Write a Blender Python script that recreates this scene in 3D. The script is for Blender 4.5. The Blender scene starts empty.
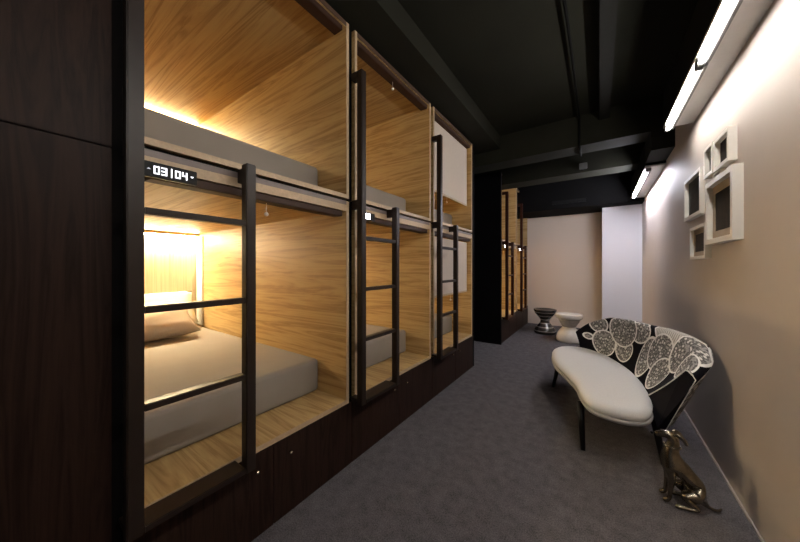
import bpy, bmesh, math, random
from mathutils import Vector, Matrix
random.seed(4)
SC = bpy.context.scene
COL = SC.collection
PI = math.pi

# ------------------------------------------------------------------ node helpers
def new_mat(name):
    m = bpy.data.materials.new(name); m.use_nodes = True
    nt = m.node_tree; nt.nodes.clear()
    out = nt.nodes.new('ShaderNodeOutputMaterial')
    b = nt.nodes.new('ShaderNodeBsdfPrincipled')
    nt.links.new(b.outputs[0], out.inputs[0])
    return m, nt, b
def ramp(nt, fac, stops):
    r = nt.nodes.new('ShaderNodeValToRGB')
    e = r.color_ramp.elements
    while len(e) < len(stops): e.new(0.5)
    for i, (p, c) in enumerate(stops):
        e[i].position = p; e[i].color = (*c, 1)
    nt.links.new(fac, r.inputs[0]); return r.outputs[0]
def noise(nt, vec, scale, detail=4, rough=.55, dist=0):
    n = nt.nodes.new('ShaderNodeTexNoise')
    n.inputs['Scale'].default_value = scale; n.inputs['Detail'].default_value = detail
    n.inputs['Roughness'].default_value = rough; n.inputs['Distortion'].default_value = dist
    if vec: nt.links.new(vec, n.inputs['Vector'])
    return n.outputs[0]
def coords(nt, scale=(1, 1, 1), kind='Object', rnd=False):
    t = nt.nodes.new('ShaderNodeTexCoord'); m = nt.nodes.new('ShaderNodeMapping')
    m.inputs['Scale'].default_value = scale
    nt.links.new(t.outputs[kind], m.inputs['Vector'])
    if rnd:
        oi = nt.nodes.new('ShaderNodeObjectInfo'); mu = nt.nodes.new('ShaderNodeMath'); mu.operation = 'MULTIPLY'
        mu.inputs[1].default_value = 7; nt.links.new(oi.outputs['Random'], mu.inputs[0])
        nt.links.new(mu.outputs[0], m.inputs['Location'])
    return m.outputs[0]
def bump(nt, b, h, strength=.2, dist=.01):
    n = nt.nodes.new('ShaderNodeBump'); n.inputs['Strength'].default_value = strength
    n.inputs['Distance'].default_value = dist
    nt.links.new(h, n.inputs['Height']); nt.links.new(n.outputs[0], b.inputs['Normal'])
def plain(name, col, rough=.5, metal=0, var=.06, vscale=30, spec=.5, bmp=0, bscale=200):
    m, nt, b = new_mat(name)
    v = coords(nt)
    c0 = tuple(max(0, c * (1 - var)) for c in col); c1 = tuple(min(1, c * (1 + var)) for c in col)
    nt.links.new(ramp(nt, noise(nt, v, vscale), [(.3, c0), (.7, c1)]), b.inputs['Base Color'])
    b.inputs['Roughness'].default_value = rough; b.inputs['Metallic'].default_value = metal
    b.inputs['Specular IOR Level'].default_value = spec
    if bmp: bump(nt, b, noise(nt, v, bscale, 2), bmp, .003)
    return m
def wood(name, stops, scale, rough=.5, fine=.25, rnd=True, spec=.3):
    m, nt, b = new_mat(name)
    v = coords(nt, scale, rnd=rnd)
    n1 = noise(nt, v, 1.0, 5, .6, 1.2)
    w = nt.nodes.new('ShaderNodeMath'); w.operation = 'MULTIPLY'; w.inputs[1].default_value = 5.0
    nt.links.new(n1, w.inputs[0])
    f = nt.nodes.new('ShaderNodeMath'); f.operation = 'FRACT'; nt.links.new(w.outputs[0], f.inputs[0])
    pp = nt.nodes.new('ShaderNodeMath'); pp.operation = 'PINGPONG'; pp.inputs[1].default_value = .5
    nt.links.new(w.outputs[0], pp.inputs[0])
    d = nt.nodes.new('ShaderNodeMath'); d.operation = 'MULTIPLY'; d.inputs[1].default_value = 1.0
    nt.links.new(pp.outputs[0], d.inputs[0])
    v2 = coords(nt, tuple(s * (1.6 if i == 0 else 9) for i, s in enumerate(scale)), rnd=rnd)
    n2 = noise(nt, v2, 1.0, 3)
    mm = nt.nodes.new('ShaderNodeMath'); mm.operation = 'MULTIPLY_ADD'; mm.inputs[1].default_value = fine
    nt.links.new(n2, mm.inputs[0]); nt.links.new(d.outputs[0], mm.inputs[2])
    nt.links.new(ramp(nt, mm.outputs[0], stops), b.inputs['Base Color'])
    b.inputs['Roughness'].default_value = rough; b.inputs['Specular IOR Level'].default_value = spec
    return m
def emit(name, col, strength):
    m = bpy.data.materials.new(name); m.use_nodes = True
    nt = m.node_tree; nt.nodes.clear()
    o = nt.nodes.new('ShaderNodeOutputMaterial'); e = nt.nodes.new('ShaderNodeEmission')
    e.inputs[0].default_value = (*col, 1); e.inputs[1].default_value = strength
    nt.links.new(e.outputs[0], o.inputs[0]); return m

OAK = wood('pale_oak_veneer', [(.05, (.29, .172, .062)), (.28, (.44, .288, .118)), (.55, (.52, .36, .158)), (.8, (.56, .40, .19))], (.5, 10, 10), .48)
WENGE = wood('dark_wenge', [(.1, (.010, .0045, .0032)), (.4, (.020, .0098, .0070)), (.75, (.028, .014, .010))], (14, 14, .9), .5, .4, False, .12)
LADDER = plain('dark_bronze_paint', (.019, .0115, .0085), .42, .0, .1, 20, .3)
LADDER2 = plain('reddish_dark_wood', (.040, .011, .005), .42, .0, .1, 20, .2)
DARK = plain('black_joint', (.004, .003, .003), .8, spec=.1)
ENDP = plain('black_panel', (.004, .0035, .0045), .7, spec=.08)
RAILG = plain('grey_fascia', (.17, .13, .115), .5)
OAKV = wood('pale_oak_vertical_grain', [(.05, (.50, .40, .26)), (.4, (.62, .53, .37)), (.8, (.68, .60, .44))], (14, 14, .3), .48)
EDGE = plain('pale_ply_edge', (.46, .33, .20), .5, var=.1, vscale=60)
BRN = plain('brown_board_edge', (.075, .045, .03), .6, spec=.15)
CASS = plain('brown_cassette', (.045, .022, .014), .55, spec=.2)
SHEET = plain('taupe_sheet', (.27, .235, .20), .85, var=.03, vscale=6, bmp=.15, bscale=9)
PILLOW = plain('white_cotton', (.72, .68, .60), .85, var=.03, bmp=.2, bscale=12)
BLIND = plain('cream_blind', (.56, .48, .40), .8, var=.02)
CEIL = plain('black_ceiling_paint', (.014, .0138, .0095), .8, var=.15, vscale=2, spec=.1)
BEAMM = plain('dark_olive_paint', (.017, .0165, .0115), .8, var=.15, vscale=2, spec=.1)
BLACKW = plain('matt_black_board', (.004, .0038, .004), .8, spec=.08)
WALLB = plain('beige_paint', (.70, .59, .49), .8, var=.02, vscale=1)
COLW = plain('white_paint', (.80, .78, .81), .7, var=.015, vscale=1)
HOUS = plain('grey_batten', (.13, .13, .125), .5)
COVE = plain('cove_white', (.55, .54, .52), .7, var=.02)
FRAME = plain('white_frame_paint', (.74, .70, .64), .4, var=.02)
METAL = plain('galvanised_metal', (.2, .2, .2), .4, .8)
CONDUIT = plain('painted_conduit', (.004, .004, .0035), .7, spec=.05)
DUCTM = plain('grey_duct_paint', (.013, .0127, .0115), .7, spec=.1)
BLACKPL = plain('black_plastic', (.006, .006, .0065), .45, spec=.15)
BLKLEG = plain('black_lacquer', (.006, .005, .005), .35, spec=.2)
SEAT = plain('light_grey_wool', (.66, .645, .63), .9, var=.05, vscale=120, bmp=.2, bscale=400)
SEATB = plain('grey_piping', (.40, .38, .37), .8, var=.05)
BLKVEL = plain('black_velvet', (.006, .005, .007), .8, spec=.08)
PIPE = plain('white_piping', (.68, .66, .62), .6)
BRONZE = plain('aged_bronze', (.24, .205, .155), .26, 1, .4, 18, bmp=.35, bscale=45)
STOOLW = plain('white_gloss', (.74, .68, .60), .18, var=.05, vscale=20)
BASEB = plain('pale_skirting_line', (.34, .29, .25), .6)
KNOB = plain('brass_knob', (.8, .7, .5), .25, .9)
MOUNT = plain('beige_mount', (.36, .29, .23), .8)
def print_mat():
    m, nt, b = new_mat('dark_print')
    v = coords(nt, (3, 6, 6), rnd=True)
    nt.links.new(ramp(nt, noise(nt, v, 2.4, 6, .7), [(.4, (.006, .005, .0045)), (.6, (.022, .016, .013)), (.8, (.05, .04, .033))]), b.inputs['Base Color'])
    b.inputs['Roughness'].default_value = .5; b.inputs['Specular IOR Level'].default_value = .1; return m
PRINT = print_mat()
def carpet_mat():
    m, nt, b = new_mat('charcoal_carpet')
    v = coords(nt)
    n1 = noise(nt, v, 150, 3, .7); n2 = noise(nt, v, 14, 5, .7)
    mx = nt.nodes.new('ShaderNodeMath'); mx.operation = 'MULTIPLY_ADD'; mx.inputs[1].default_value = .5
    nt.links.new(n2, mx.inputs[0]); nt.links.new(n1, mx.inputs[2])
    nt.links.new(ramp(nt, mx.outputs[0], [(.55, (.052, .047, .049)), (.95, (.168, .151, .160))]), b.inputs['Base Color'])
    b.inputs['Roughness'].default_value = .95; b.inputs['Specular IOR Level'].default_value = .1
    bump(nt, b, n1, .6, .006); return m
CARPET = carpet_mat()
def wallr_mat():
    m, nt, b = new_mat('greige_plaster')
    v = coords(nt, (1, .5, .5))
    nt.links.new(ramp(nt, noise(nt, v, 1.6, 5, .6), [(.3, (.485, .425, .39)), (.7, (.555, .495, .455))]), b.inputs['Base Color'])
    b.inputs['Roughness'].default_value = .55; b.inputs['Specular IOR Level'].default_value = .25
    return m
WALLR = wallr_mat()
LEDW = emit('warm_led', (1.0, .74, .38), 66)
LEDL = emit('warm_led_pale', (1.0, .83, .54), 145)
TUBE = emit('white_tube', (1.0, .96, .90), 52)
TUBEC = emit('cool_tube', (.90, .90, 1.0), 135)
DIGIT = emit('white_digits', (.92, .93, 1.0), 1.2)
DIM = emit('dim_digits', (.8, .82, .9), .35)
GLARE = emit('bright_sign_face', (.92, .93, 1.0), 16)

# ------------------------------------------------------------------ mesh helpers
class MB:
    def __init__(s): s.bm = bmesh.new()
    def box(s, x0, x1, y0, y1, z0, z1, bev=0):
        r = bmesh.ops.create_cube(s.bm, size=1)
        for v in r['verts']:
            v.co = Vector(((x0 + x1) / 2 + v.co.x * (x1 - x0), (y0 + y1) / 2 + v.co.y * (y1 - y0), (z0 + z1) / 2 + v.co.z * (z1 - z0)))
        if bev:
            es = list({e for v in r['verts'] for e in v.link_edges})
            bmesh.ops.bevel(s.bm, geom=es, offset=bev, segments=2, affect='EDGES')
        return s
    def lathe(s, prof, n=32, c=(0, 0, 0)):
        rings = []
        for (r, z) in prof:
            rings.append([s.bm.verts.new((c[0] + r * math.cos(2 * PI * k / n), c[1] + r * math.sin(2 * PI * k / n), c[2] + z)) for k in range(n)])
        for a, b in zip(rings, rings[1:]):
            for k in range(n): s.bm.faces.new((a[k], a[(k + 1) % n], b[(k + 1) % n], b[k]))
        s.bm.faces.new(rings[0][::-1]); s.bm.faces.new(rings[-1]); return s
    def tube(s, pts, rad, n=10):
        pts = [Vector(p) for p in pts]; rings = []
        rads = rad if isinstance(rad, (list, tuple)) else [rad] * len(pts)
        for i, p in enumerate(pts):
            d = (pts[min(i + 1, len(pts) - 1)] - pts[max(i - 1, 0)]).normalized()
            up = Vector((0, 0, 1)) if abs(d.z) < .95 else Vector((1, 0, 0))
            a = d.cross(up).normalized(); b = d.cross(a).normalized()
            rings.append([s.bm.verts.new(p + (a * math.cos(2 * PI * k / n) + b * math.sin(2 * PI * k / n)) * rads[i]) for k in range(n)])
        for a, b in zip(rings, rings[1:]):
            for k in range(n): s.bm.faces.new((a[k], a[(k + 1) % n], b[(k + 1) % n], b[k]))
        s.bm.faces.new(rings[0][::-1]); s.bm.faces.new(rings[-1]); return s
    def sphere(s, c, r, seg=12):
        bmesh.ops.create_uvsphere(s.bm, u_segments=seg, v_segments=max(6, seg // 2), radius=r, matrix=Matrix.Translation(c)); return s
    def prism(s, poly, d0, d1, axis='x'):
        def mk(p, d): return {'x': (d, p[0], p[1]), 'y': (p[0], d, p[1]), 'z': (p[0], p[1], d)}[axis]
        a = [s.bm.verts.new(mk(p, d0)) for p in poly]; b = [s.bm.verts.new(mk(p, d1)) for p in poly]
        n = len(poly)
        for k in range(n): s.bm.faces.new((a[k], a[(k + 1) % n], b[(k + 1) % n], b[k]))
        s.bm.faces.new(a[::-1]); s.bm.faces.new(b); return s
    def build(s, name, mat, parent=None, smooth=False, loc=None):
        bmesh.ops.recalc_face_normals(s.bm, faces=s.bm.faces)
        me = bpy.data.meshes.new(name); s.bm.to_mesh(me); s.bm.free()
        me.materials.append(mat)
        if smooth:
            for p in me.polygons: p.use_smooth = True
        o = bpy.data.objects.new(name, me); COL.objects.link(o)
        if parent: o.parent = parent
        if loc: o.location = loc
        return o
def thing(name, label, cat, loc=(0, 0, 0), rz=0, group=None):
    o = bpy.data.objects.new(name, None); COL.objects.link(o)
    o.empty_display_size = .1; o.location = loc; o.rotation_euler = (0, 0, rz)
    o['label'] = label; o['category'] = cat
    if group: o['group'] = group
    return o
def tag(o, label, cat, group=None):
    o['label'] = label; o['category'] = cat
    if group: o['group'] = group
    return o
def struct(name, mb, mat, parent=None, **k):
    o = mb.build(name, mat, parent, **k)
    if not parent: o['kind'] = 'structure'
    return o
def dup(root, loc, label):
    def cp(o, par):
        c = o.copy(); COL.objects.link(c)
        if par: c.parent = par
        for ch in kids[o.name]: cp(ch, c)
        return c
    kids = {}
    for o in list(bpy.data.objects): kids.setdefault(o.name, [])
    for o in list(bpy.data.objects):
        if o.parent: kids[o.parent.name].append(o)
    r = cp(root, None); r.location = loc; r['label'] = label
    return r
def subsurf(o, lv=2):
    m = o.modifiers.new('s', 'SUBSURF'); m.levels = lv; m.render_levels = lv; bake(o)
def bake(o):
    dg = bpy.context.evaluated_depsgraph_get()
    me = bpy.data.meshes.new_from_object(o.evaluated_get(dg))
    o.modifiers.clear(); o.data = me
    for p in me.polygons: p.use_smooth = True

# ------------------------------------------------------------------ dimensions (metres)
XF = -1.347          # face of the sleeping pods
XR = .638            # right wall
YD0, PIT = .270, 1.113
ZC = 3.10
ZL, ZU = .435, 1.772  # top of lower / upper pod floor
YB = 7.2

# ------------------------------------------------------------------ room shell
struct('floor', MB().box(-3.95, XR + .02, -1.6, YB + .1, -.06, 0), CARPET)
struct('ceiling', MB().box(-3.95, XR + .1, -1.6, YB + .1, ZC, ZC + .08), CEIL)
struct('wall_right', MB().box(XR, XR + .1, -1.6, YB + .1, 0, ZC), WALLR)
struct('wall_back', MB().box(-3.95, XR, YB, YB + .1, 0, ZC), WALLB)
struct('wall_column', MB().box(.05, XR - .001, 6.7, YB - .001, .0, 2.47), COLW)
struct('wall_left', MB().box(-3.95, -3.85, -1.6, YB, 0, ZC), BLACKW)
struct('baseboard_right', MB().box(XR - .008, XR, -1.6, 6.7, 0, .012), BASEB)
wl = MB().box(-1.42, -1.352, -1.6, .225, 0, ZC - .002)
wl = struct('wall_entrance', wl, DARK)
struct('lower_panel', MB().box(-1.352, -1.33, -1.6, .238, .004, 1.6945, .002), WENGE, wl)
struct('upper_panel', MB().box(-1.352, -1.33, -1.6, .238, 1.6995, ZC - .004, .002), WENGE, wl)
struct('dark_gap_filler', MB().box(-1.9, -1.375, .226, .292, .002, 2.92), DARK, wl)  # black box added to keep the gap beside the first pod dark
struct('trim_1', MB().box(-3.45, -1.116, .24, 4.08, 2.925, ZC), BEAMM)               # bulkhead above the pods
struct('trim_2', MB().box(-3.85, XR, 4.02, 4.32, 2.74, ZC), BEAMM)                      # first cross beam
struct('trim_3', MB().box(-3.85, XR, 5.02, 5.35, 2.70, ZC), BEAMM)                      # second cross beam
struct('trim_4', MB().box(-3.85, XR, 6.35, YB, 2.43, ZC), BLACKW)                       # bulkhead before back wall
for n, (a, b, zb) in enumerate([(-1.6, 3.30, 2.482), (4.47, 6.35, 2.482)]):
    cv = struct('trim_%d' % (5 + n), MB().box(.452, XR, a, b, zb + .02, 2.78), BLACKW)
    struct('cove_soffit', MB().box(.452, XR, a, b, zb, zb + .02), COVE, cv)
struct('trim_7', MB().box(.452, XR, 4.0, 4.469, 2.53, 3.0), DUCTM)                      # beam end between the light runs

# ------------------------------------------------------------------ sleeping pods
HW = (PIT - .056 - .044) / 2
def make_pod(upper, name='sleeping_pod'):
    p = thing(name, '', 'sleeping pod')
    h = 1.09 if upper else 1.228
    t = .022; D = 2.32
    fl = MB().box(-D, -.003, -HW, HW, -.026, 0).build('platform', OAK, p)
    MB().box(-.003, 0, -HW, HW, -.026, 0).build('front_edge', EDGE, fl)
    cl = MB().box(-D, -.003, -HW, HW, h, h + .04 if not upper else h + .03).build('ceiling_panel', OAK, p)
    MB().box(-.003, 0, -HW, HW, h, h + .04 if not upper else h + .03).build('front_edge', BRN if upper else EDGE, cl)
    top = h + (.066 if not upper else .03)
    for s in (-1, 1):
        y0, y1 = sorted((s * HW, s * (HW + t)))
        sp = MB().box(-D, -.003, y0, y1, -.026, top).build('side_panel', OAK, p)
        MB().box(-.003, 0, y0, y1, -.026, top).build('front_edge', EDGE, sp)
    MB().box(-D - .02, -D, -HW - t, HW + t, -.026, top).build('back_panel', OAKV, p)
    if not upper:
        MB().box(-.012, 0, -HW, HW, h + .04, h + .066).build('fascia_rail', RAILG, p)
        MB().box(-D + .02, -D + .17, HW - .012, HW - .0005, .24, h - .032, .004).build('corner_panel', PILLOW, p)
    if upper:
        MB().box(-D + .001, -D + .022, -HW + .004, HW - .004, h - .028, h - .003).build('light_strip', LEDW, p)
    else:
        MB().box(-D + .001, -D + .055, -HW + .002, HW - .002, h - .030, h - .001).build('added_light_lip', OAK, p)  # lip added over the strip to keep its light off the ceiling
        MB().box(-D + .004, -D + .048, -HW + .006, HW - .006, h - .040, h - .0305).build('light_strip', LEDL, p)
    MB().box(-.5, -.03, HW + t, HW + t + .056, -.026, top).build('joint_filler', DARK, p)
    if not upper:
        MB().box(-D, -.02, -HW - t, HW + t, top + .002, top + .014).build('gap_filler', DARK, p)
    return p
def yc(k): return YD0 + PIT * (k + .5)
ord_ = ['nearest the camera, beside the dark entrance panel', 'middle of the front row of three', 'third from the camera, at the far end of the front row']
lo = make_pod(False); lo['label'] = 'lower oak sleeping pod with pillows, under the lit number sign, nearest the camera'
lo.location = (XF, yc(0), ZL); lo['group'] = 'oak sleeping pods of the front block'
up = make_pod(True); up['label'] = 'upper oak sleeping pod nearest the camera, above the lit number sign'
up.location = (XF, yc(0), ZU); up['group'] = 'oak sleeping pods of the front block'
dup(lo, (XF, yc(1), ZL), 'lower oak sleeping pod with open front, second in the front row')
dup(up, (XF, yc(1), ZU), 'upper oak sleeping pod with rolled-up blind, second in the front row')
dup(lo, (XF, yc(2), ZL), 'lower oak sleeping pod behind half-lowered cream blind, last of front block')
dup(up, (XF, yc(2), ZU), 'upper oak sleeping pod behind half-lowered cream blind, last of front block')
YD2, PIT2 = 4.945, 1.113
def yc2(k): return YD2 + PIT2 * (k + .5)
for k in range(2):
    w = ['nearer the camera', 'against the beige back wall'][k]
    a = dup(lo, (-1.36, yc2(k), ZL), 'lower oak sleeping pod of the distant block, ' + w)
    b = dup(up, (-1.36, yc2(k), ZU), 'upper oak sleeping pod of the distant block, ' + w)
    a['group'] = b['group'] = 'oak sleeping pods of the distant block'
ep = MB().box(-3.45, -1.345, 4.895, 4.944, 0, 2.895, .002).build('end_panel', ENDP)
tag(ep, 'tall black end panel of the distant pod block, facing the passage', 'panel')
ep2 = MB().box(-3.45, -1.35, 3.637, 3.66, 0, 2.90, .002).build('end_panel', ENDP)
tag(ep2, 'dark end panel closing the far end of the front pod block', 'panel')

# base cabinets under the pods
def make_base():
    p = thing('base_cabinet', '', 'cabinet', group='dark base cabinets under the pods')
    MB().box(-1.9, -.02, -PIT / 2 + .001, PIT / 2 - .001, 0.001, ZL - .028).build('body', DARK, p)
    for s in (-1, 1):
        y0, y1 = sorted((s * .002, s * (PIT / 2 - .002)))
        d = MB().box(-.02, 0, y0, y1, .004, ZL - .030, .0015).build('door', WENGE, p)
        MB().lathe([(.0045, 0), (.004, .008), (.008, .012), (.008, .017), (.004, .02)], 12).build('knob', KNOB, d, True, (0, s * .09, .323)).rotation_euler = (0, PI / 2, 0)
    return p
bc = make_base(); bc.location = (XF, yc(0), 0); bc['label'] = 'dark two-door base cabinet under the nearest lower pod'
dup(bc, (XF, yc(1), 0), 'dark two-door base cabinet under the second lower pod of the front row')
dup(bc, (XF, yc(2), 0), 'dark two-door base cabinet at far end of the front pod row')
dup(bc, (-1.36, yc2(0), 0), 'dark base cabinet of distant pod block, beside the black end panel')
dup(bc, (-1.36, yc2(1), 0), 'dark base cabinet of distant pod block, touching the back wall')

# ------------------------------------------------------------------ ladders
def make_ladder(mat):
    p = thing('bunk_ladder', '', 'ladder')
    # local: y = 0 centre of left rail; x = 0 front face of rails
    g = .10
    m = MB().box(-.045, 0, -.0225, .0225, -.02, 2.15, .004)
    m.box(-g, -.045, -.0225, .0225, 2.105, 2.15, .003)
    m.build('tall_rail', mat, p)
    MB().box(-.045, 0, .3595, .4025, -.02, 1.325, .004).build('short_rail', mat, p)
    for z in (.40, .73, 1.065):
        MB().box(-.046, -.004, .0225, .3595, z - .012, z + .012, .003).build('rung', mat, p)
    MB().box(-g, -.002, .0225, .3595, -.018, .006, .003).build('bottom_step', mat, p)
    for y in (-.0125, .3695):
        MB().box(-g, -.045, y, y + .025, 1.255, 1.315, .002).build('bracket', mat, p)
    MB().box(-g, -.045, -.0225, .0225, .0, .02, .002).build('bracket', mat, p)
    return p
la = make_ladder(LADDER); la.location = (XF + .10, .2795, .425)
la['label'] = 'dark ladder at nearest pods, its tall rail beside the number sign'; la['group'] = 'dark bunk ladders of the front block'
dup(la, (XF + .10, .2795 + PIT, .425), 'dark ladder between the first and second pods, standing in the middle')
dup(la, (XF + .10, .2795 + 2 * PIT, .425), 'dark ladder in front of the half-lowered cream blinds')
lb = make_ladder(LADDER2); lb.location = (-1.26, yc2(0) - .47, .425)
lb['label'] = 'reddish brown ladder on the distant pods, next to black end panel'; lb['group'] = 'reddish ladders of the distant block'
dup(lb, (-1.26, yc2(1) - .47, .425), 'reddish brown ladder on the distant pods, nearest the back wall')

# ------------------------------------------------------------------ number signs
def seg_digit(m, ch, y, z, w, h, x0, x1):
    t = w * .26
    S = {'0': 'abcdef', '3': 'abgcd', '4': 'fgbc'}[ch]
    R = {'a': (0, w, h - t, h), 'd': (0, w, 0, t), 'g': (0, w, h / 2 - t / 2, h / 2 + t / 2), 'f': (0, t, h / 2, h), 'b': (w - t, w, h / 2, h), 'e': (0, t, 0, h / 2), 'c': (w - t, w, 0, h / 2)}
    for s in S:
        a, b, c, d = R[s]; m.box(x0, x1, y + a, y + b, z + c, z + d)
sg = thing('number_sign', 'black lit sign reading 03 | 04 below the nearest upper pod', 'sign', (XF + .001, .318, 1.626))
MB().box(0, .02, 0, .165, 0, .055, .002).build('housing', BLACKPL, sg)
dg = MB()
for ch, y in (('0', .028), ('3', .050), ('0', .092), ('4', .114)): seg_digit(dg, ch, y, .0125, .0175, .029, .02, .0212)
dg.box(.02, .0212, .0795, .083, .010, .044)
dg.prism([(.1415, .031), (.1535, .031), (.1475, .0245)], .02, .0212)
dg.build('digits', DIGIT, sg)
MB().prism([(.008, .026), (.020, .026), (.014, .0315)], .02, .0212).build('up_arrow', DIM, sg)
def bright_sign(loc, label):
    s = thing('number_sign', label, 'sign', loc, group='distant glaring pod signs')
    MB().box(0, .02, 0, .165, 0, .055, .002).build('housing', BLACKPL, s)
    MB().box(.02, .0212, .012, .11, .010, .046).build('lit_face', GLARE, s)
    return s
bright_sign((XF + .001, .318 + PIT, 1.626), 'small glaring white sign beside the middle ladder of the front block')
for k, w in ((0, 'nearer of two on the distant pods'), (1, 'farther of two on the distant pods')):
    bright_sign((-1.355, yc2(k) - .43, 1.626), 'small glaring white sign, ' + w)

# ------------------------------------------------------------------ roller blinds
def make_blind(loc, label, drop, ballz=None, yb=0, ln=.97):
    p = thing('roller_blind', label, 'blind', loc, group='roller blinds of the pods')
    MB().box(-.088, -.012, -ln / 2, ln / 2, -.036, -.001, .004).build('cassette', CASS, p)
    if drop:
        f = MB().box(-.052, -.049, -ln / 2 + .02, ln / 2 - .02, -drop, -.05).build('shade', BLIND, p)
        MB().box(-.057, -.044, -ln / 2 + .02, ln / 2 - .02, -drop - .022, -drop, .003).build('bottom_bar', EDGE, f)
    z0 = -drop - .02 if drop else -.036
    c = MB().tube([(-.0505, yb, z0), (-.0505, yb, z0 - .05)], .0015, 6).build('pull_cord', PILLOW, p)
    MB().sphere((-.0505, yb, z0 - .058), .0115).build('pull_bead', PILLOW, c, True)
    return p
make_blind((XF, yc(0) + .0, ZL + 1.228), 'rolled-up blind with white bead in the nearest lower pod', 0, yb=-.01)
make_blind((XF, yc(0) + .0, ZU + 1.09), 'rolled-up brown blind under ceiling of the nearest upper pod', 0)
make_blind((XF, yc(1), ZU + 1.09), 'rolled-up brown blind with bead in the second upper pod', 0, yb=-.03)
make_blind((XF, yc(1), ZL + 1.228), 'rolled-up brown blind in the second lower pod', 0)
make_blind((XF, yc(2), ZU + 1.09), 'cream roller blind lowered over most of the upper far pod', .76, yb=-.12)
make_blind((XF, yc(2), ZL + 1.228), 'cream roller blind lowered halfway over the lower far pod', .66, yb=-.02)

# ------------------------------------------------------------------ mattresses and pillows
def soft_box(name, mat, sx, sy, sz, bev, seg=4, parent=None):
    m = MB(); m.box(-sx / 2, sx / 2, -sy / 2, sy / 2, 0, sz)
    vert = [e for e in m.bm.edges]
    bmesh.ops.bevel(m.bm, geom=vert, offset=bev, segments=seg, affect='EDGES', profile=.5)
    return m.build(name, mat, parent, True)
mt = soft_box('mattress', SHEET, 2.02, 1.010, .226, .030)
mt.location = (XF - .262 - 1.01, yc(0) + .0, ZL + .001)
tag(mt, 'taupe mattress on the lower nearest bed, pillows at its far end', 'mattress', 'taupe mattresses in the pods')
mw = ['lower bed of the second pod', 'lower bed of the far pod behind the blind', 'nearest upper bed', 'upper bed of the second pod', 'upper bed of the far pod below cream blind']
for i, (k, z) in enumerate([(1, ZL), (2, ZL), (0, ZU), (1, ZU), (2, ZU)]):
    m = mt.copy(); COL.objects.link(m); m.location = (XF - .262 - 1.01, yc(k), z + .001)
    m['label'] = 'taupe mattress on the ' + mw[i]
def pillow(loc, rot, label, mat, sc=(1, 1, 1)):
    m = MB(); n = 14; A, B, H = .21, .35, .075
    top = []; bot = []
    for i in range(n + 1):
        ra, rb = [], []
        for j in range(n + 1):
            u, v = 2 * i / n - 1, 2 * j / n - 1
            f = max(0, (1 - u ** 4) * (1 - v ** 4)) ** .55
            pin = 1 - .06 * (1 - abs(u) ** 2) * abs(v) ** 6
            w = .006 * math.sin(7 * u + 3 * v) * f
            x, y = u * A * (1 - .07 * (1 - v * v) * abs(u) ** 5), v * B * pin
            ra.append(m.bm.verts.new((x, y, H * f + w)))
            rb.append(ra[-1] if f < 1e-6 else m.bm.verts.new((x, y, -H * f + w)))
        top.append(ra); bot.append(rb)
    for i in range(n):
        for j in range(n):
            m.bm.faces.new((top[i][j], top[i + 1][j], top[i + 1][j + 1], top[i][j + 1]))
            q = [bot[i][j], bot[i][j + 1], bot[i + 1][j + 1], bot[i + 1][j]]
            if len(set(q)) >= 3:
                try: m.bm.faces.new(q)
                except ValueError: pass
    o = m.build('pillow', mat, None, True); o.location = loc; o.rotation_euler = rot; o.scale = sc
    return tag(o, label, 'pillow', 'pillows in the nearest lower pod')
zt = ZL + .226
PIL2 = plain('beige_pillowcase', (.50, .42, .33), .85, var=.03, bmp=.2, bscale=12)
pillow((XF - 1.84, yc(0) - .10, zt + .165), (0, math.radians(32), 0), 'beige pillow lying on the lower nearest bed', PIL2, (1, 1.15, 1.25))
pillow((XF - 2.14, yc(0) - .03, zt + .225), (0, math.radians(60), 0), 'white pillow leaning on the back panel behind the beige pillow', PILLOW, (.9, 1.32, .9))

# ------------------------------------------------------------------ tube lights, conduits
def tube_light(y0, y1, z, mat, label):
    L = y1 - y0
    p = thing('tube_light', label, 'light', (.476, y0, z), group='fluorescent tubes along the right wall')
    MB().box(.014, .034, .0, L, -.001, .038, .003).build('housing', HOUS, p)
    MB().tube([(-.004, .025, .006), (-.004, L - .025, .006)], .010, 12).build('tube', mat, p, True)
    for y in (0, L - .025):
        MB().box(-.02, .014, y, y + .025, -.010, .038, .003).build('end_cap', METAL, p)
    return p
tube_light(-.40, 2.30, 2.444, TUBE, 'long white fluorescent tube nearest the camera, running out at top of the picture')
tube_light(2.33, 3.25, 2.444, TUBE, 'white fluorescent tube from the joint to the grey beam end above the frames')
tube_light(4.50, 6.10, 2.444, TUBEC, 'cool white fluorescent tube beyond the beam end, nearest the white column')
dct = MB().box(.0, .10, -1.6, 6.34, 2.99, ZC - .001, .004).build('ceiling_duct', DUCTM)
tag(dct, 'long dark grey rectangular duct running along the black ceiling', 'duct')
dr = MB().box(.03, .06, 4.0, 5.36, 2.66, 2.70, .004)
c = MB().tube([(-.19, -1.6, 3.06), (-.195, 1.2, 3.065), (-.185, 2.6, 3.06), (-.19, 3.95, 3.06), (-.19, 4.005, 3.05), (-.19, 4.005, 2.76), (-.19, 4.02, 2.725), (-.19, 4.34, 2.725)], .011, 10).build('conduit_pipe', CONDUIT, None, True)
tag(c, 'thin black cable conduit snaking along the dark ceiling', 'pipe')
dr.bm.free()
jb = MB().box(-.24, -.14, 4.96, 5.0205, 2.74, 2.82, .006).build('junction_box', METAL)
tag(jb, 'small metal junction box on the far ceiling beam', 'box')
vg = thing('air_vent', 'dim horizontal air vent on the black bulkhead above back wall', 'vent', (-.48, 6.345, 2.52))
MB().box(-.28, .28, -.012, 0.004, 0, .07, .003).build('frame', BLACKPL, vg)
for i in range(3): MB().box(-.26, .26, -.02, -.012, .012 + i * .018, .018 + i * .018).build('slat', DUCTM, vg)

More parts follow.
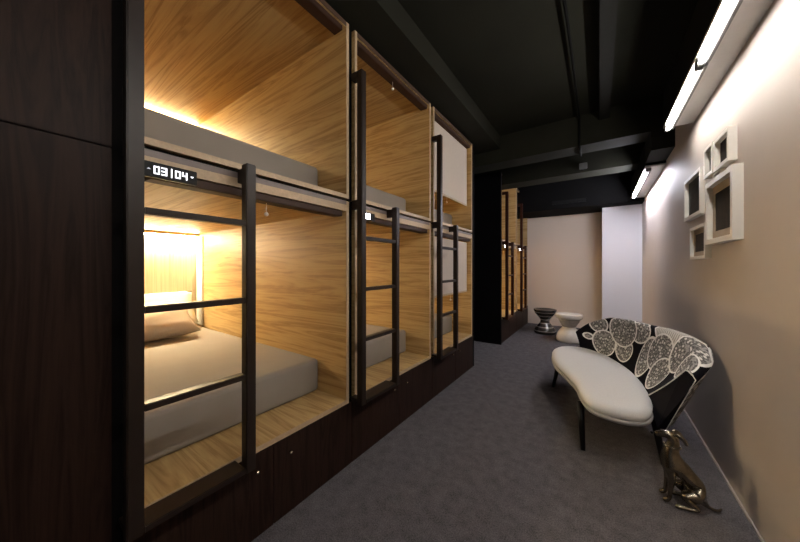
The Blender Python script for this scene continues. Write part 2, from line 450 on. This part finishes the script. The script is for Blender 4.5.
# ------------------------------------------------------------------ picture frames
def picture(y0, y1, z0, z1, label, fw=.035, depth=.036, mat_w=0):
    p = thing('picture_frame', label, 'picture frame', (XR, (y0 + y1) / 2, (z0 + z1) / 2), group='white framed pictures on the right wall')
    a, b = (y1 - y0) / 2, (z1 - z0) / 2
    m = MB()
    for (ya, yb, za, zb) in ((-a, a, b - fw, b), (-a, a, -b, -b + fw), (-a, -a + fw, -b + fw, b - fw), (a - fw, a, -b + fw, b - fw)):
        m.box(-depth, 0, ya, yb, za, zb)
    m.build('frame', FRAME, p)
    if mat_w:
        m = MB(); i0, i1 = fw, fw + mat_w
        for (ya, yb, za, zb) in ((-a + i0, a - i0, b - i1, b - i0), (-a + i0, a - i0, -b + i0, -b + i1), (-a + i0, -a + i1, -b + i1, b - i1), (a - i1, a - i0, -b + i1, b - i1)):
            m.box(-.013, -.001, ya, yb, za, zb)
        m.build('mount', MOUNT, p)
    MB().box(-.010, -.001, -a + fw + mat_w, a - fw - mat_w, -b + fw + mat_w, b - fw - mat_w).build('picture', PRINT, p)
picture(2.685, 2.865, 1.912, 2.115, 'narrow small white frame, upper left of the top pair', .02)
picture(2.40, 2.655, 1.905, 2.10, 'small white frame at top right of the wall group', .022)
picture(2.95, 3.43, 1.69, 2.03, 'medium white frame, left of the largest frame', .026)
picture(2.315, 2.80, 1.45, 1.86, 'largest white frame, lower right in the wall group', .032, .042, .05)
picture(2.845, 3.25, 1.36, 1.61, 'white frame with pale picture, lowest of the wall group', .022, .034, .035)
picture(2.55, 2.69, 1.866, 1.90, 'tiny low frame squeezed above the largest frame', .008, .03)

# ------------------------------------------------------------------ stools
def stool(x, y, label, dark):
    p = thing('hourglass_stool', label, 'stool', (x, y, 0))
    if dark:
        body = stripes_mat()
        MB().lathe([(.185, .001), (.195, .02), (.192, .06), (.17, .10), (.12, .165), (.085, .215), (.078, .25), (.085, .275)], 40).build('base', body, p, True)
        MB().lathe([(.085, .275), (.12, .32), (.17, .38), (.20, .44), (.205, .468), (.20, .472), (.185, .468), (.15, .45), (.05, .435)], 40).build('bowl_seat', body, p, True)
    else:
        MB().lathe([(.19, .001), (.20, .02), (.195, .08), (.175, .15), (.14, .20), (.105, .235), (.10, .255)], 40).build('base', STOOLW, p, True)
        MB().lathe([(.10, .255), (.125, .30), (.155, .35), (.18, .40)], 40).build('bowl', STOOLB, p, True)
        MB().lathe([(.18, .40), (.20, .405), (.205, .42), (.205, .465), (.198, .478), (.17, .482), (.02, .480)], 40).build('seat', STOOLW, p, True)
def stripes_mat():
    m, nt, b = new_mat('dark_banded_gloss')
    v = coords(nt)
    sx = nt.nodes.new('ShaderNodeSeparateXYZ'); nt.links.new(v, sx.inputs[0])
    mu = nt.nodes.new('ShaderNodeMath'); mu.operation = 'MULTIPLY'; mu.inputs[1].default_value = 14
    nt.links.new(sx.outputs[2], mu.inputs[0])
    fr = nt.nodes.new('ShaderNodeMath'); fr.operation = 'FRACT'; nt.links.new(mu.outputs[0], fr.inputs[0])
    nt.links.new(ramp(nt, fr.outputs[0], [(.0, (.02, .017, .016)), (.70, (.03, .026, .024)), (.78, (.36, .34, .32)), (.96, (.03, .026, .024))]), b.inputs['Base Color'])
    b.inputs['Roughness'].default_value = .15; return m
STOOLB = plain('white_gloss_shade', (.55, .49, .42), .2, var=.12, vscale=25)
stool(-.874, 6.27, 'dark banded hourglass stool near the back wall', True)
stool(-.433, 5.83, 'white hourglass stool beside the dark banded one', False)

# ------------------------------------------------------------------ sofa
def catmull(P, t, closed=False):
    n = len(P)
    if closed:
        i = int(math.floor(t)) % n; f = t - math.floor(t)
        a, b, c, d = P[(i - 1) % n], P[i], P[(i + 1) % n], P[(i + 2) % n]
    else:
        t = min(max(t, 0), n - 1 - 1e-9); i = int(t); f = t - i
        a, b, c, d = P[max(i - 1, 0)], P[i], P[i + 1], P[min(i + 2, n - 1)]
    return [.5 * ((2 * q) + (-p + r) * f + (2 * p - 5 * q + 4 * r - s) * f * f + (-p + 3 * q - 3 * r + s) * f ** 3) for p, q, r, s in zip(a, b, c, d)]
S = 1.3
sofa = thing('sofa', 'curved sofa with light grey kidney seat and black lace-patterned back', 'sofa', (0, 2.9, 0))
OFF = Vector((0, -2.9, 0))
SEATP = [(-.325, 2.72), (-.275, 2.45), (-.175, 2.22), (-.115, 2.07), (-.085, 1.93), (-.035, 1.81), (.055, 1.77), (.135, 1.778), (.193, 1.825), (.222, 1.92), (.235, 2.12), (.19, 2.51), (.05, 2.84), (-.10, 2.98), (-.24, 2.965), (-.31, 2.87)]
def seat_mesh():
    N = 90
    pts = [catmull(SEATP, i * len(SEATP) / N, True) for i in range(N)]
    cx = sum(p[0] for p in pts) / N; cy = sum(p[1] for p in pts) / N
    nrm = []
    for i in range(N):
        a, b = pts[i - 1], pts[(i + 1) % N]
        d = Vector((b[0] - a[0], b[1] - a[1])).normalized(); nrm.append(Vector((-d.y, d.x)))   # points inward or outward
    if (Vector(pts[0]) + nrm[0] * .05 - Vector((cx, cy))).length < (Vector(pts[0]) - Vector((cx, cy))).length: nrm = [-q for q in nrm]
    def ring(m, ins, z): return [m.bm.verts.new(((pts[i][0] - nrm[i].x * ins) * S, (pts[i][1] - nrm[i].y * ins) * S - 2.9, z * S)) for i in range(N)]
    def loft(m, rs):
        for a, b in zip(rs, rs[1:]):
            for k in range(N): m.bm.faces.new((a[k], a[(k + 1) % N], b[(k + 1) % N], b[k]))
    m = MB(); rs = [ring(m, i, z) for i, z in ((.012, .226), (.0, .234), (-.004, .243), (0, .250), (.012, .252))]
    loft(m, rs); m.bm.faces.new(rs[0][::-1]); m.bm.faces.new(rs[-1]); m.build('seat_base', SEATB, sofa, True)
    m = MB(); rs = [ring(m, i, z) for i, z in ((.008, .250), (.001, .258), (.0, .272), (.007, .286), (.020, .295), (.035, .300), (.055, .303))]
    loft(m, rs); m.bm.faces.new(rs[-1]); m.build('seat_cushion', SEAT, sofa, True)
seat_mesh()
for (x, y, tx, ty) in ((-.072, 1.858, -.088, 1.935), (-.315, 2.70, -.27, 2.70), (.268, 1.95, .235, 2.0), (.10, 2.72, .08, 2.69)):
    MB().tube([(x * S, y * S - 2.9, .0), ((x + tx) / 2 * S, (y + ty) / 2 * S - 2.9, .15), (tx * S, ty * S - 2.9, .235 * S)], [.016, .021, .026], 12).build('leg', BLKLEG, sofa, True)
# back: key sections (units of S): inner bottom, inner top, outer top, outer bottom
BK = [
 # IBx, IBy, IBz, ITx, ITy, ITz, OTx, OTy, OTz, OBx, OBy, OBz
 (-.125, 2.935, .255, -.165, 2.955, .430, -.150, 3.000, .425, -.105, 2.985, .235),
 (-.060, 2.895, .255, -.070, 2.960, .510, -.050, 3.010, .505, -.030, 2.975, .225),
 (.030, 2.800, .255, .070, 2.900, .575, .100, 2.950, .570, .080, 2.890, .215),
 (.105, 2.640, .255, .180, 2.760, .590, .225, 2.800, .585, .180, 2.720, .21),
 (.155, 2.480, .255, .265, 2.580, .596, .320, 2.610, .591, .250, 2.530, .205),
 (.195, 2.300, .255, .340, 2.370, .612, .400, 2.385, .605, .305, 2.320, .205),
 (.215, 2.190, .255, .405, 2.190, .602, .468, 2.160, .590, .335, 2.140, .205),
 (.222, 2.130, .270, .392, 2.050, .548, .452, 1.995, .535, .320, 2.010, .205),
 (.222, 2.100, .285, .352, 1.960, .497, .372, 1.880, .478, .275, 1.910, .205),
]
def back_ring(t):
    q = catmull(BK, t)
    IB, IT, OT, OB = (Vector(q[i:i + 3]) for i in (0, 3, 6, 9))
    pts = []
    for k in range(9):                                 # inner face, hollowed slightly
        f = k / 8; p = IB.lerp(IT, f); out = (OB - IB); out.z = 0
        pts.append(p + out.normalized() * .022 * math.sin(PI * f) * 0.6)
    top = (IT + OT) / 2
    pts.append(IT.lerp(OT, .3) + Vector((0, 0, .010))); pts.append(IT.lerp(OT, .7) + Vector((0, 0, .009)))
    for k in range(7):
        f = k / 6; pts.append(OT.lerp(OB, f))
    return [p * S for p in pts]
def inner_uv(t, k):     # metres: along, up
    return None
NT = 64
RINGS = [back_ring(i * (len(BK) - 1) / NT) for i in range(NT + 1)]
ARC = [0]
for i in range(NT): ARC.append(ARC[-1] + (((RINGS[i + 1][4] + RINGS[i + 1][8]) - (RINGS[i][4] + RINGS[i][8])) / 2).length)
def ring_up(r):
    u = [0]
    for a, b in zip(r, r[1:]): u.append(u[-1] + (b - a).length)
    return u
#SCALLOPS_BEGIN
SCAL = [(.235, .36, .10, .09), (.118, .21, .065, .038), (.314, .18, .155, .135), (.770, .42, .15, .11), (.604, .195, .14, .115), (.535, .375, .19, .165),
        (1.17, .52, .22, .14, 1), (.975, .24, .12, .185), (1.115, .33, .15, .155), (1.26, .185, .14, .14), (1.40, .42, .17, .17), (1.54, .36, .11, .11), (1.52, .80, .24, .26)]
#SCALLOPS_END
def lace_mat():
    m, nt, b = new_mat('black_and_white_lace_print')
    L = nt.links
    uv = nt.nodes.new('ShaderNodeUVMap'); uv.uv_map = 'pattern'
    vo = nt.nodes.new('ShaderNodeTexVoronoi'); vo.inputs['Scale'].default_value = 34; L.new(uv.outputs[0], vo.inputs['Vector'])
    ns = noise(nt, uv.outputs[0], 90, 3, .7)
    dots = ramp(nt, vo.outputs['Distance'], [(.0, (.88, .86, .82)), (.30, (.80, .77, .72)), (.40, (.13, .125, .12)), (.62, (.08, .075, .075)), (.74, (.40, .38, .36))])
    grit = ramp(nt, ns, [(.42, (.06, .055, .055)), (.56, (.62, .59, .55))])
    mx = nt.nodes.new('ShaderNodeMix'); mx.data_type = 'RGBA'; mx.inputs[0].default_value = .22
    L.new(dots, mx.inputs[6]); L.new(grit, mx.inputs[7]); fill = mx.outputs[2]
    wv = nt.nodes.new('ShaderNodeTexWave'); wv.inputs['Scale'].default_value = 16; wv.inputs['Distortion'].default_value = 2; L.new(uv.outputs[0], wv.inputs['Vector'])
    pale = ramp(nt, wv.outputs['Fac'], [(.2, (.36, .34, .31)), (.5, (.70, .67, .62))])
    base = nt.nodes.new('ShaderNodeRGB'); base.outputs[0].default_value = (.006, .005, .007, 1); cur = base.outputs[0]
    white = nt.nodes.new('ShaderNodeRGB'); white.outputs[0].default_value = (.90, .88, .84, 1)
    for (cx, cy, rx, ry, *bright) in SCAL:
        ma = nt.nodes.new('ShaderNodeVectorMath'); ma.operation = 'MULTIPLY_ADD'
        ma.inputs[1].default_value = (1 / rx, 1 / ry, 0); ma.inputs[2].default_value = (-cx / rx, -cy / ry, 0)
        L.new(uv.outputs[0], ma.inputs[0])
        ln = nt.nodes.new('ShaderNodeVectorMath'); ln.operation = 'LENGTH'; L.new(ma.outputs[0], ln.inputs[0])
        for lim, colr in ((1, white.outputs[0]), (1 - .0135 / min(rx, ry), pale if bright else fill)):
            lt = nt.nodes.new('ShaderNodeMath'); lt.operation = 'LESS_THAN'; lt.inputs[1].default_value = lim
            L.new(ln.outputs['Value'], lt.inputs[0])
            k = nt.nodes.new('ShaderNodeMix'); k.data_type = 'RGBA'
            L.new(lt.outputs[0], k.inputs[0]); L.new(cur, k.inputs[6]); L.new(colr, k.inputs[7]); cur = k.outputs[2]
    L.new(cur, b.inputs['Base Color']); b.inputs['Roughness'].default_value = .8; b.inputs['Specular IOR Level'].default_value = .1
    return m
def build_back():
    bm = bmesh.new(); uvl = bm.loops.layers.uv.new('pattern')
    M = len(RINGS[0])
    V = [[bm.verts.new(p + OFF) for p in r] for r in RINGS]
    UP = [ring_up(r) for r in RINGS]
    for i in range(NT):
        for k in range(M - 1):
            f = bm.faces.new((V[i][k], V[i + 1][k], V[i + 1][k + 1], V[i][k + 1])); f.smooth = True
            for lp, (a, c) in zip(f.loops, ((i, k), (i + 1, k), (i + 1, k + 1), (i, k + 1))): lp[uvl].uv = (ARC[a], UP[a][c])
        bm.faces.new((V[i][M - 1], V[i + 1][M - 1], V[i + 1][0], V[i][0]))
    bmesh.ops.recalc_face_normals(bm, faces=bm.faces)
    me = bpy.data.meshes.new('backrest'); bm.to_mesh(me); bm.free(); me.materials.append(lace_mat())
    o = bpy.data.objects.new('backrest', me); COL.objects.link(o); o.parent = sofa
    o['label'] = 'black backrest with white lace scallops'
    for name, r, dirn in (('end_panel', RINGS[-1], 1), ('end_panel', RINGS[0], 0)):
        m = MB(); d = (RINGS[-1][4] - RINGS[-3][4]).normalized() * .012 if dirn else (RINGS[0][4] - RINGS[2][4]).normalized() * .006
        a = [m.bm.verts.new(p + OFF) for p in r]; b = [m.bm.verts.new(p + OFF + d) for p in r]
        if dirn:
            e = Vector((.232, 1.85, .222)) * S + OFF
            a.append(m.bm.verts.new(e + Vector((0, .01, 0)))); b.append(m.bm.verts.new(e))
        n = len(a)
        for k in range(n): m.bm.faces.new((a[k], a[(k + 1) % n], b[(k + 1) % n], b[k]))
        m.bm.faces.new(a[::-1]); m.bm.faces.new(b)
        ep = m.build(name, BLKVEL, sofa)
        if dirn:
            ep['label'] = 'plain black end of the backrest'
            MB().tube([p + OFF + d * 1.1 for p in r[:11]], .0045, 8).build('piping', PIPE, ep, True)
            MB().tube([p + OFF + d * 1.1 for p in r[10:]], .003, 8).build('piping', PIPE, ep, True)
build_back()

# ------------------------------------------------------------------ dog statue
def skin(chains, name, parent, mat):
    verts = []; edges = []; rad = []; idx = {}
    def add(p, r):
        key = tuple(round(c, 5) for c in p)
        if key not in idx: idx[key] = len(verts); verts.append(p); rad.append(r)
        return idx[key]
    for ch in chains:
        prev = None
        for (p, r) in ch:
            i = add(p, r)
            if prev is not None and i != prev: edges.append((prev, i))
            prev = i
    me = bpy.data.meshes.new(name); me.from_pydata(verts, edges, []); me.materials.append(mat)
    o = bpy.data.objects.new(name, me); COL.objects.link(o); o.parent = parent
    o.modifiers.new('k', 'SKIN')
    for i, v in enumerate(me.skin_vertices[0].data):
        r = rad[i]; v.radius = r if isinstance(r, tuple) else (r, r); v.use_root = (i == 0)
    s = o.modifiers.new('s', 'SUBSURF'); s.levels = 2; s.render_levels = 2
    bake(o); return o
dog = thing('dog_statue', 'seated bronze greyhound statue on the carpet beside the sofa end', 'statue', (.380, 2.185, 0), PI + .10)
dog.scale = (.97, .95, .915)
pel = (-.052, 0, .075)
ch = (.052, 0, .235)
body = [
 [(pel, (.066, .050)), ((-.045, 0, .135), (.060, .048)), ((-.005, 0, .190), (.060, .046)), (ch, (.060, .050)), ((.058, 0, .288), (.044, .040)), ((.044, 0, .335), .033), ((.040, 0, .372), .030),
  ((.052, 0, .398), (.034, .030)), ((.080, 0, .397), (.025, .025)), ((.108, 0, .388), (.018, .017)), ((.124, 0, .384), .014)],
 [(pel, (.066, .050)), ((-.083, 0, .040), .020), ((-.105, 0, .020), .010), ((-.128, 0, .012), .008), ((-.148, -.01, .010), .0065), ((-.165, -.03, .014), .005)],
]
for s in (-1, 1):
    body.append([(ch, (.060, .050)), ((.066, s * .034, .205), .028), ((.056, s * .037, .150), .020), ((.062, s * .036, .090), .0125), ((.066, s * .036, .035), .0115), ((.076, s * .036, .015), .014), ((.098, s * .036, .012), .011)])
    body.append([(pel, (.066, .050)), ((-.030, s * .048, .085), .038), ((.018, s * .058, .082), .026), ((-.018, s * .060, .048), .017), ((-.050, s * .062, .022), .0125), ((-.010, s * .062, .014), .012), ((.035, s * .062, .012), .013), ((.052, s * .062, .010), .010)])
db = skin(body, 'body', dog, BRONZE)
for s in (-1, 1):
    skin([[((.042, s * .020, .412), (.012, .014)), ((.022, s * .032, .410), (.008, .013)), ((.002, s * .038, .392), (.006, .012)), ((-.006, s * .038, .364), (.005, .008))]], 'ear', dog, BRONZE)
    MB().sphere((.072, s * .0255, .406), .005).build('eye', BLACKPL, dog, True)
MB().sphere((.137, 0, .386), .008).build('nose', BLACKPL, dog, True)
MB().tube([(.046 + .036 * math.cos(a), .034 * math.sin(a), .332) for a in [2 * PI * i / 20 for i in range(21)]], .004, 8).build('collar', BRONZE, dog, True)

# ------------------------------------------------------------------ camera, world, render look
cam = bpy.data.cameras.new('camera'); co = bpy.data.objects.new('camera', cam); COL.objects.link(co)
co.location = (0, 0, 1.3); co.rotation_euler = (PI / 2, 0, math.atan(199 / 287))
cam.sensor_width = 36; cam.lens = 287 / 800 * 36; cam.shift_y = -.005; cam.clip_start = .02
SC.camera = co
w = bpy.data.worlds.new('world'); SC.world = w; w.use_nodes = True
w.node_tree.nodes['Background'].inputs[0].default_value = (1, .92, .85, 1)
w.node_tree.nodes['Background'].inputs[1].default_value = .03
vs = SC.view_settings
vs.view_transform = 'Standard'; vs.look = 'None'; vs.gamma = 1; vs.use_curve_mapping = False
vs.exposure = 1.15
